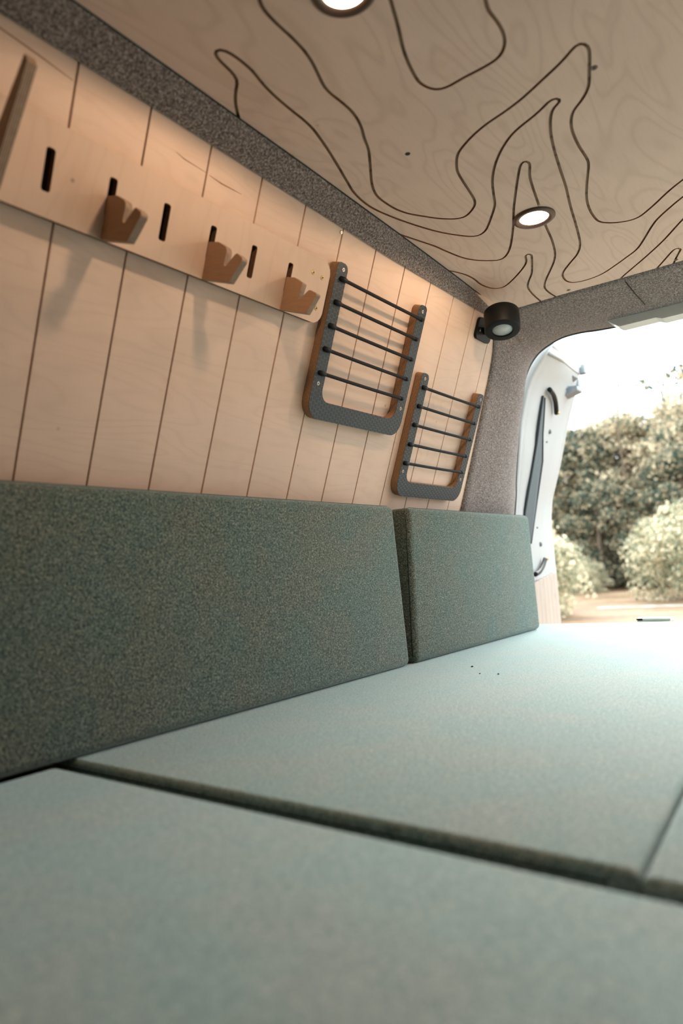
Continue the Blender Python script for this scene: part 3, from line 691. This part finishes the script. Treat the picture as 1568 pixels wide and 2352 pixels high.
# off-white cover above the opening
cv = empty('latch_cover', Matrix.Translation((-0.30, 1.885, 1.82))); tag(cv, 'off-white plastic cover under the felt header at the top of the rear opening', 'cover')
pc = rounded([(-0.182, 0.020), (0.34, 0.014), (0.34, -0.034), (-0.045, -0.030), (-0.060, -0.023), (-0.150, -0.022), (-0.178, 0.000)], [0.008, 0.002, 0.002, 0.006, 0.006, 0.014, 0.006], 5)
o = flat_shape('cover_shell', [pc], -0.024, 0.024, (M['offwhite'],), cv)
o.matrix_local = Matrix(((1, 0, 0, 0), (0, 0, -1, 0), (0, 1, 0, 0), (0, 0, 0, 1)))
md = o.modifiers.new('round', 'BEVEL'); md.width = 0.004; md.segments = 3; md.limit_method = 'ANGLE'

# ================================================================= OPEN REAR DOOR
door = empty('door_1', Matrix.Translation((-0.90, 2.10, 0.60))); ST(door)
DO = Vector((-0.90, 2.10, 0.60))
ZF = [.60, .944, 1.24, 1.348, 1.435, 1.554, 1.69, 1.733, 1.84, 1.95]; XFR = [-.995, -.995, -.995, -.996, -.984, -.942, -.902, -.889, -.850, -.817]
ZH = [.60, .9, 1.367, 1.661, 1.77, 1.832, 1.876]; XH = [-.905, -.90, -.885, -.835, -.801, -.759, -.712]
def dpt(u, z, n=0.0):
    xf = float(np.interp(z, ZF, XFR)); xh = float(np.interp(z, ZH, XH))
    return Vector((xh + (xf - xh) * u + n, 2.10 + 0.62 * u, z)) - DO
def ztop(u): return 1.878 + 0.070 * u
verts = []; faces = []; NU, NZ = 16, 40
edge_round = lambda u: 0.0
for side_n in (0.0, -0.045):
    for i in range(NU + 1):
        u = i / NU
        for j in range(NZ + 1):
            z = 0.60 + (ztop(u) - 0.60) * j / NZ
            dip = 0.0
            if side_n == 0.0:
                # raised rims at both edges, shallow pressed panel between
                m = max(0.0, min(1.0, min((u - 0.06) / 0.06, (0.93 - u) / 0.05, (ztop(u) - 0.03 - z) / 0.02))); dip = -0.010 * m * m * (3 - 2 * m)
            verts.append(dpt(u, z, side_n + dip))
S = (NU + 1) * (NZ + 1)
for i in range(NU):
    for j in range(NZ):
        a = i * (NZ + 1) + j; faces.append((a, a + NZ + 1, a + NZ + 2, a + 1)); faces.append((S + a, S + a + 1, S + a + NZ + 2, S + a + NZ + 1))
for j in range(NZ):
    faces.append((j, j + 1, S + j + 1, S + j)); b = NU * (NZ + 1) + j; faces.append((b, S + b, S + b + 1, b + 1))
for i in range(NU):
    a = i * (NZ + 1) + NZ; faces.append((a, a + NZ + 1, S + a + NZ + 1, S + a)); a = i * (NZ + 1); faces.append((a, S + a, S + a + NZ + 1, a + NZ + 1))
mesh_obj('door_skin', verts, faces, M['white'], door, True)
def door_patch(name, poly, n0, n1, mat, parent=door, sm=False):
    """polygon given as (u, z) laid on the door's inner face between two heights"""
    F = [dpt(u, z, n1) for u, z in poly]; Bk = [dpt(u, z, n0) for u, z in poly]; m = len(poly)
    return mesh_obj(name, F + Bk, [tuple(range(m))] + [(i, (i + 1) % m, m + (i + 1) % m, m + i) for i in range(m)] + [tuple(range(2 * m - 1, m - 1, -1))], mat, parent, sm)
door_patch('window_pane', [(.33, 1.768), (.365, 1.765), (.40, 1.735), (.47, 1.65), (.545, 1.56), (.548, 1.41), (.47, 1.33), (.36, 1.26), (.22, 1.22), (.20, 1.26), (.26, 1.365), (.335, 1.50), (.365, 1.605)], -0.012, -0.004, M['rubber'])
tube('window_seal', [dpt(u, z, -0.004) for u, z in [(.33, 1.768), (.365, 1.605), (.335, 1.50), (.26, 1.365), (.20, 1.26)]], 0.0035, M['dark_rubber'], door, 8)
tube('window_seal', [dpt(u, z, -0.003) for u, z in [(.365, 1.765), (.40, 1.735), (.47, 1.65), (.545, 1.56), (.548, 1.41), (.47, 1.33), (.36, 1.26)]], 0.003, M['dark_rubber'], door, 8)
for (u, z, r) in ((0.64, 1.675, 0.0085), (0.65, 1.258, 0.0085), (0.61, 1.635, 0.003), (0.60, 1.32, 0.003)):
    c0 = dpt(u, z, -0.010); tube('grommet', [c0, c0 + Vector((0.004, -0.001, 0))], r, M['rubber'], door, 14)
def arm(name, pts, r):
    c = catmull([dpt(u, z, 0.004) for u, z in pts], 0.01); o = tube(name, c, r, M['black'], door, 8)
    tube('pivot_bolt', [c[-1] + Vector((0.004, -0.002, 0)), c[-1] + Vector((0.012, -0.004, 0))], 0.005, M['brass'], o, 10)
arm('hinge_strap', [(.36, 1.790), (.47, 1.785), (.57, 1.768), (.64, 1.738)], 0.0085)
arm('hinge_strap', [(.36, 1.150), (.47, 1.158), (.58, 1.178), (.66, 1.202)], 0.0085)
# plywood lining on the lower door, in narrow boards
for i in range(9):
    u0 = 0.03 + i * 0.104; u1 = u0 + 0.101
    door_patch('lining_board', [(u0, 0.72), (u1, 0.72), (u1, 1.115 + 0.004 * i), (u0, 1.112 + 0.004 * i)], -0.011, 0.006, M['ply_pale'])
# top channel rail and end catch
tube('top_rail', [dpt(u, ztop(u) + 0.002, -0.006) for u in (0.05, 0.3, 0.6, 0.85, 1.0)], 0.008, M['offwhite'], door, 8)
tube('top_rail', [dpt(u, ztop(u) - 0.022, -0.002) for u in (0.05, 0.3, 0.6, 0.85, 0.98)], 0.006, M['white'], door, 8)
bm = bmesh.new(); c0 = dpt(1.0, 1.935, 0); add_box(bm, (c0.x - 0.004, c0.y - 0.02, c0.z - 0.014), (c0.x + 0.022, c0.y + 0.012, c0.z + 0.024), 0.003); bm_obj('rail_cap', bm, M['grey_plastic'], door)
bm = bmesh.new(); c0 = dpt(1.0, 1.885, 0); add_box(bm, (c0.x - 0.03, c0.y - 0.03, c0.z - 0.020), (c0.x + 0.012, c0.y + 0.0, c0.z + 0.018), 0.003); bm_obj('catch_pin', bm, M['grey_plastic'], door)
# latch block: forked profile seen from inside
lat = rounded([(-0.045, 0.048), (0.040, 0.030), (0.002, 0.012), (0.008, -0.008), (0.046, -0.012), (0.046, -0.030), (-0.042, -0.052)], [0.004, 0.002, 0.004, 0.004, 0.005, 0.005, 0.004], 4)
lo = flat_shape('door_latch', [lat], -0.03, 0.03, (M['grey_plastic'],), door)
lo.matrix_local = Matrix.Translation(dpt(1.0, 1.862, -0.003) + Vector((0.0, -0.10, 0))) @ Matrix(((1, 0, 0, 0), (0, 0, -1, 0), (0, 1, 0, 0), (0, 0, 0, 1)))
md = lo.modifiers.new('round', 'BEVEL'); md.width = 0.003; md.segments = 2; md.limit_method = 'ANGLE'
c0 = dpt(0.93, 1.850, 0.0); tube('latch_bolt', [c0 + Vector((-0.01, -0.085, 0)), c0 + Vector((0.0, -0.105, 0))], 0.012, M['grey_plastic'], door, 14)

# ================================================================= OUTDOORS
def ground_mat():
    t = NT('dry_ground', 0.9, 0.2); o = t.obj()
    f = t.noise(o, 0.6, 5, 0.6); f2 = t.noise(o, 6, 4, 0.6)
    v = t.math('ADD', t.math('MULTIPLY', f, 0.6), t.math('MULTIPLY', f2, 0.4))
    t.col(t.ramp(v, [(0.35, lin('5a4634')), (0.5, lin('725a42')), (0.65, lin('927a60'))])); return t.m
gm = bpy.data.meshes.new('ground'); gm.from_pydata([(-60, -40, 0), (60, -40, 0), (60, 90, 0), (-60, 90, 0)], [], [(0, 1, 2, 3)]); ground = link('ground', gm, ground_mat()); ST(ground)
# wooded bank rising behind the trees
def bank_mesh():
    v = []; f = []; NX, NY = 60, 16; rg = random.Random(2)
    for i in range(NX + 1):
        for j in range(NY + 1):
            x = -30 + 50 * i / NX; t = j / NY; y = 31 + 14 * t
            h = 6.6 * (t ** 0.6) * (1 + 0.10 * math.sin(x * 0.9) + 0.07 * math.sin(x * 2.3 + 1))
            v.append((x, y, -0.05 + h + (rg.uniform(-.25, .25) if j else 0)))
    for i in range(NX):
        for j in range(NY):
            a = i * (NY + 1) + j; f.append((a, a + NY + 1, a + NY + 2, a + 1))
    t = NT('scrub_bank', 0.9, 0.1); fc = t.noise(t.obj(), 2.2, 6, 0.7)
    t.col(t.ramp(fc, [(0.35, lin('2c4436')), (0.48, lin('6d7358')), (0.6, lin('a89878')), (0.72, lin('c2b08e'))])); t.bump(fc, 1.0, 0.4)
    return mesh_obj('wooded_bank', v, f, t.m)
ST(bank_mesh())
# pale gravel strip
rg = random.Random(5); v = []; L = 40
for i in range(L + 1):
    x = -5.0 + 7.0 * i / L; v.append((x, 15.9 + 0.25 * math.sin(x * 1.3) + rg.uniform(-.08, .08), 0.0)); 
for i in range(L + 1):
    x = -5.0 + 7.0 * i / L; v.append((x, 16.9 + 0.1 * x + rg.uniform(-.12, .12), 0.0))
v2 = [(a[0], a[1], 0.012) for a in v]
f = [(i, i + 1, L + 2 + i, L + 1 + i) for i in range(L)]
gv = mesh_obj('gravel_path', v2, f, plain('pale_gravel', lin('9c9a92'), 0.9, var=0.3, scale=5)); ST(gv)

def crown(name, blobs, n, size, mat, seed, parent, loose=0.0):
    """leaf cards scattered through the shells of several blobs"""
    rg = np.random.default_rng(seed); bl_ = np.array(blobs, float)
    w = (bl_[:, 3] ** 2); w /= w.sum(); idx = rg.choice(len(bl_), n, p=w)
    d = rg.normal(size=(n, 3)); d /= np.linalg.norm(d, axis=1)[:, None]; d[:, 2] = np.where(d[:, 2] < -0.5, -d[:, 2], d[:, 2])
    rad = bl_[idx, 3] * (0.70 + 0.36 * rg.random(n) + loose * rg.random(n))
    ctr = bl_[idx, :3] + d * rad[:, None] * np.array([1, 1, 0.85])
    nrm = d + rg.normal(size=(n, 3)) * 0.5; nrm /= np.linalg.norm(nrm, axis=1)[:, None]
    a = np.cross(nrm, rg.normal(size=(n, 3))); a /= np.linalg.norm(a, axis=1)[:, None]; b = np.cross(nrm, a)
    s = size * (0.6 + 0.8 * rg.random(n))[:, None]
    q = np.stack([ctr - a * s, ctr - b * s * 0.45, ctr + a * s, ctr + b * s * 0.45], 1).reshape(-1, 3)
    me = bpy.data.meshes.new(name); me.vertices.add(4 * n); me.vertices.foreach_set('co', q.ravel())
    me.loops.add(4 * n); me.loops.foreach_set('vertex_index', np.arange(4 * n)); me.polygons.add(n)
    me.polygons.foreach_set('loop_start', np.arange(0, 4 * n, 4)); me.polygons.foreach_set('loop_total', np.full(n, 4)); me.update()
    o = link(name, me, mat, parent); o['kind'] = 'stuff'; return o
def crown_blobs(seed, w, h, n, rmin, rmax, base=0.0):
    rg = random.Random(seed); out = []
    for i in range(n):
        t = (i + 0.5) / n; z = base + (h - base) * t
        ww = w * math.sqrt(max(0.05, 1 - (max(0, t - 0.35) / 0.65) ** 2))
        for _ in range(3):
            a = rg.uniform(0, 6.28); q = math.sqrt(rg.random())
            out.append((ww * q * math.cos(a), ww * q * math.sin(a), z + rg.uniform(-.2, .2), rg.uniform(rmin, rmax)))
    return out
protos = {}
def tree(kind, x, y, h, seed, label, cat, name, rot=0.0):
    key = kind
    spec = dict(tree=(2.4, 6.0, 34, 0.2, 0.62, 0.1, 20000, 0.08, M['leaf_olive']), dark=(2.1, 5.6, 30, 0.2, 0.6, 0.1, 17000, 0.08, M['leaf_dark']),
                bush=(1.0, 1.8, 14, 0.25, 0.42, 0.0, 14000, 0.04, M['leaf_pale']), bank=(2.6, 3.4, 8, 0.35, 0.7, 0.0, 8000, 0.08, M['leaf_olive']))[kind]
    r = empty(name, Matrix.Translation((x, y, 0)) @ Matrix.Rotation(rot, 4, 'Z') @ Matrix.Diagonal((h / spec[1], h / spec[1], h / spec[1], 1)))
    tag(r, label, cat, {'tree': 'trees on the far bank', 'dark': 'trees on the far bank'}.get(kind))
    vkey = (kind, seed % 3)
    if vkey in protos:
        for p in protos[vkey]:
            c = p.copy(); C.objects.link(c); c.parent = r; c.matrix_parent_inverse = Matrix()
    else:
        blobs = crown_blobs(seed, spec[0], spec[1] - (0.5 if kind != 'bush' else 0.3), spec[2], spec[3], spec[4], spec[5])
        fo = crown('foliage', blobs, spec[6], spec[7], spec[8], seed, r, loose=0.3)
        rg = random.Random(seed); pts = [(0, 0, 0), (0.05, 0.02, spec[1] * 0.25), (rg.uniform(-.2, .2), 0.05, spec[1] * 0.5), (rg.uniform(-.3, .3), 0, spec[1] * 0.8)]
        tr = tube('trunk', catmull(pts, 0.3), 0.1, M['bark'], r, 8, radii=None) if kind != 'bush' else tube('stem', catmull(pts, 0.3), 0.03, M['bark'], r, 6)
        protos[vkey] = [fo, tr]
    return r
# ray slopes from the van: x/y of -0.36 is the door side, -0.18 the right of the view
T = [('tree', -11.9, 29.0, 6.6, 1, 'beige-green tree on the far bank, just right of the open door'),
     ('dark', -9.0, 27.0, 5.9, 2, 'dark leafy tree behind the small bush by the open door'),
     ('tree', -8.4, 30.0, 6.6, 3, 'broad beige tree left of the slender sapling'),
     ('tree', -6.8, 27.5, 6.2, 4, 'beige tree on the bank, below the slender sapling'),
     ('tree', -5.0, 29.0, 6.9, 5, 'tall pale tree behind the round bush'),
     ('dark', -4.9, 25.5, 4.4, 6, 'dark green tree directly behind the round bush'),
     ('tree', -3.4, 28.0, 6.8, 7, 'pale tree at the right edge of the view'),
     ('tree', -14.2, 30.0, 6.2, 8, 'beige tree on the bank hidden behind the door'),
     ('dark', -1.2, 28.0, 6.0, 9, 'dark tree beyond the right edge'),
     ('tree', 1.6, 29.5, 6.8, 10, 'pale tree beyond the right edge'),
     ('tree', 4.8, 28.5, 6.3, 11, 'beige tree far to the right'),
     ('dark', -7.4, 24.8, 3.6, 12, 'low dark shrub tree at the foot of the bank')]
for i, (k_, x, y, h, sd, lab) in enumerate(T): tree(k_, x, y, h * 1.09, sd, lab, 'tree', 'bank_tree', rot=i * 1.3)
Bk = [('bush', -3.5, 18.6, 2.3, 21, 'big round pale bush in front of the trees at right', 0.3), ('bush', -5.85, 13.9, 2.15, 22, 'pale bush beside the open door', 1.0), ('bush', -1.3, 19.2, 2.0, 23, 'pale bush at the right edge beside the big round one', 2.0),
      ('bush', -7.9, 14.6, 2.0, 25, 'pale bush half hidden by the open door', 2.6),
      ('bush', -7.4, 23.2, 1.1, 24, 'low dark-footed bush in the gap between the pale bushes', 0.5)]
for (k_, x, y, h, sd, lab, ro) in Bk:
    tree(k_, x, y, h, sd, lab, 'bush', 'riverside_bush', ro)
# slender sapling against the sky
def sapling(x, y, base, pts, blobs, n, label, seed):
    r = empty('slender_tree', Matrix.Translation((x, y, 0))); tag(r, label, 'tree')
    tube('trunk', catmull(pts, 0.3), 0.03, M['bark'], r, 6); crown('foliage', blobs, n, 0.07, M['leaf_dark'], seed, r, loose=0.8)
sapling(-6.7, 26.0, 0, [(0, 0, 0), (0.1, 0, 3), (0.0, 0, 5.6), (0.08, 0, 7.4)], [(0, 0, 7.3, 0.22), (-0.12, 0, 6.8, 0.28), (0.15, 0, 6.3, 0.3), (0.05, 0, 5.8, 0.35), (0.9, 0, 6.0, 0.2)], 420, 'slender sapling standing out against the white sky', 31)
sapling(-1.9, 15.5, 0, [(0.6, 0, 0), (0.5, 0, 2.5), (0.1, 0, 4.3), (-0.6, 0, 5.0)], [(-0.9, 0, 4.75, 0.22), (-0.55, 0, 4.85, 0.25), (-1.15, 0.1, 4.5, 0.12), (-0.3, 0, 4.4, 0.32), (-0.5, 0, 4.1, 0.2), (0.2, 0, 4.6, 0.5), (-1.5, 0, 4.75, 0.12)], 900, 'overhanging leafy branch at the upper right of the opening', 32)
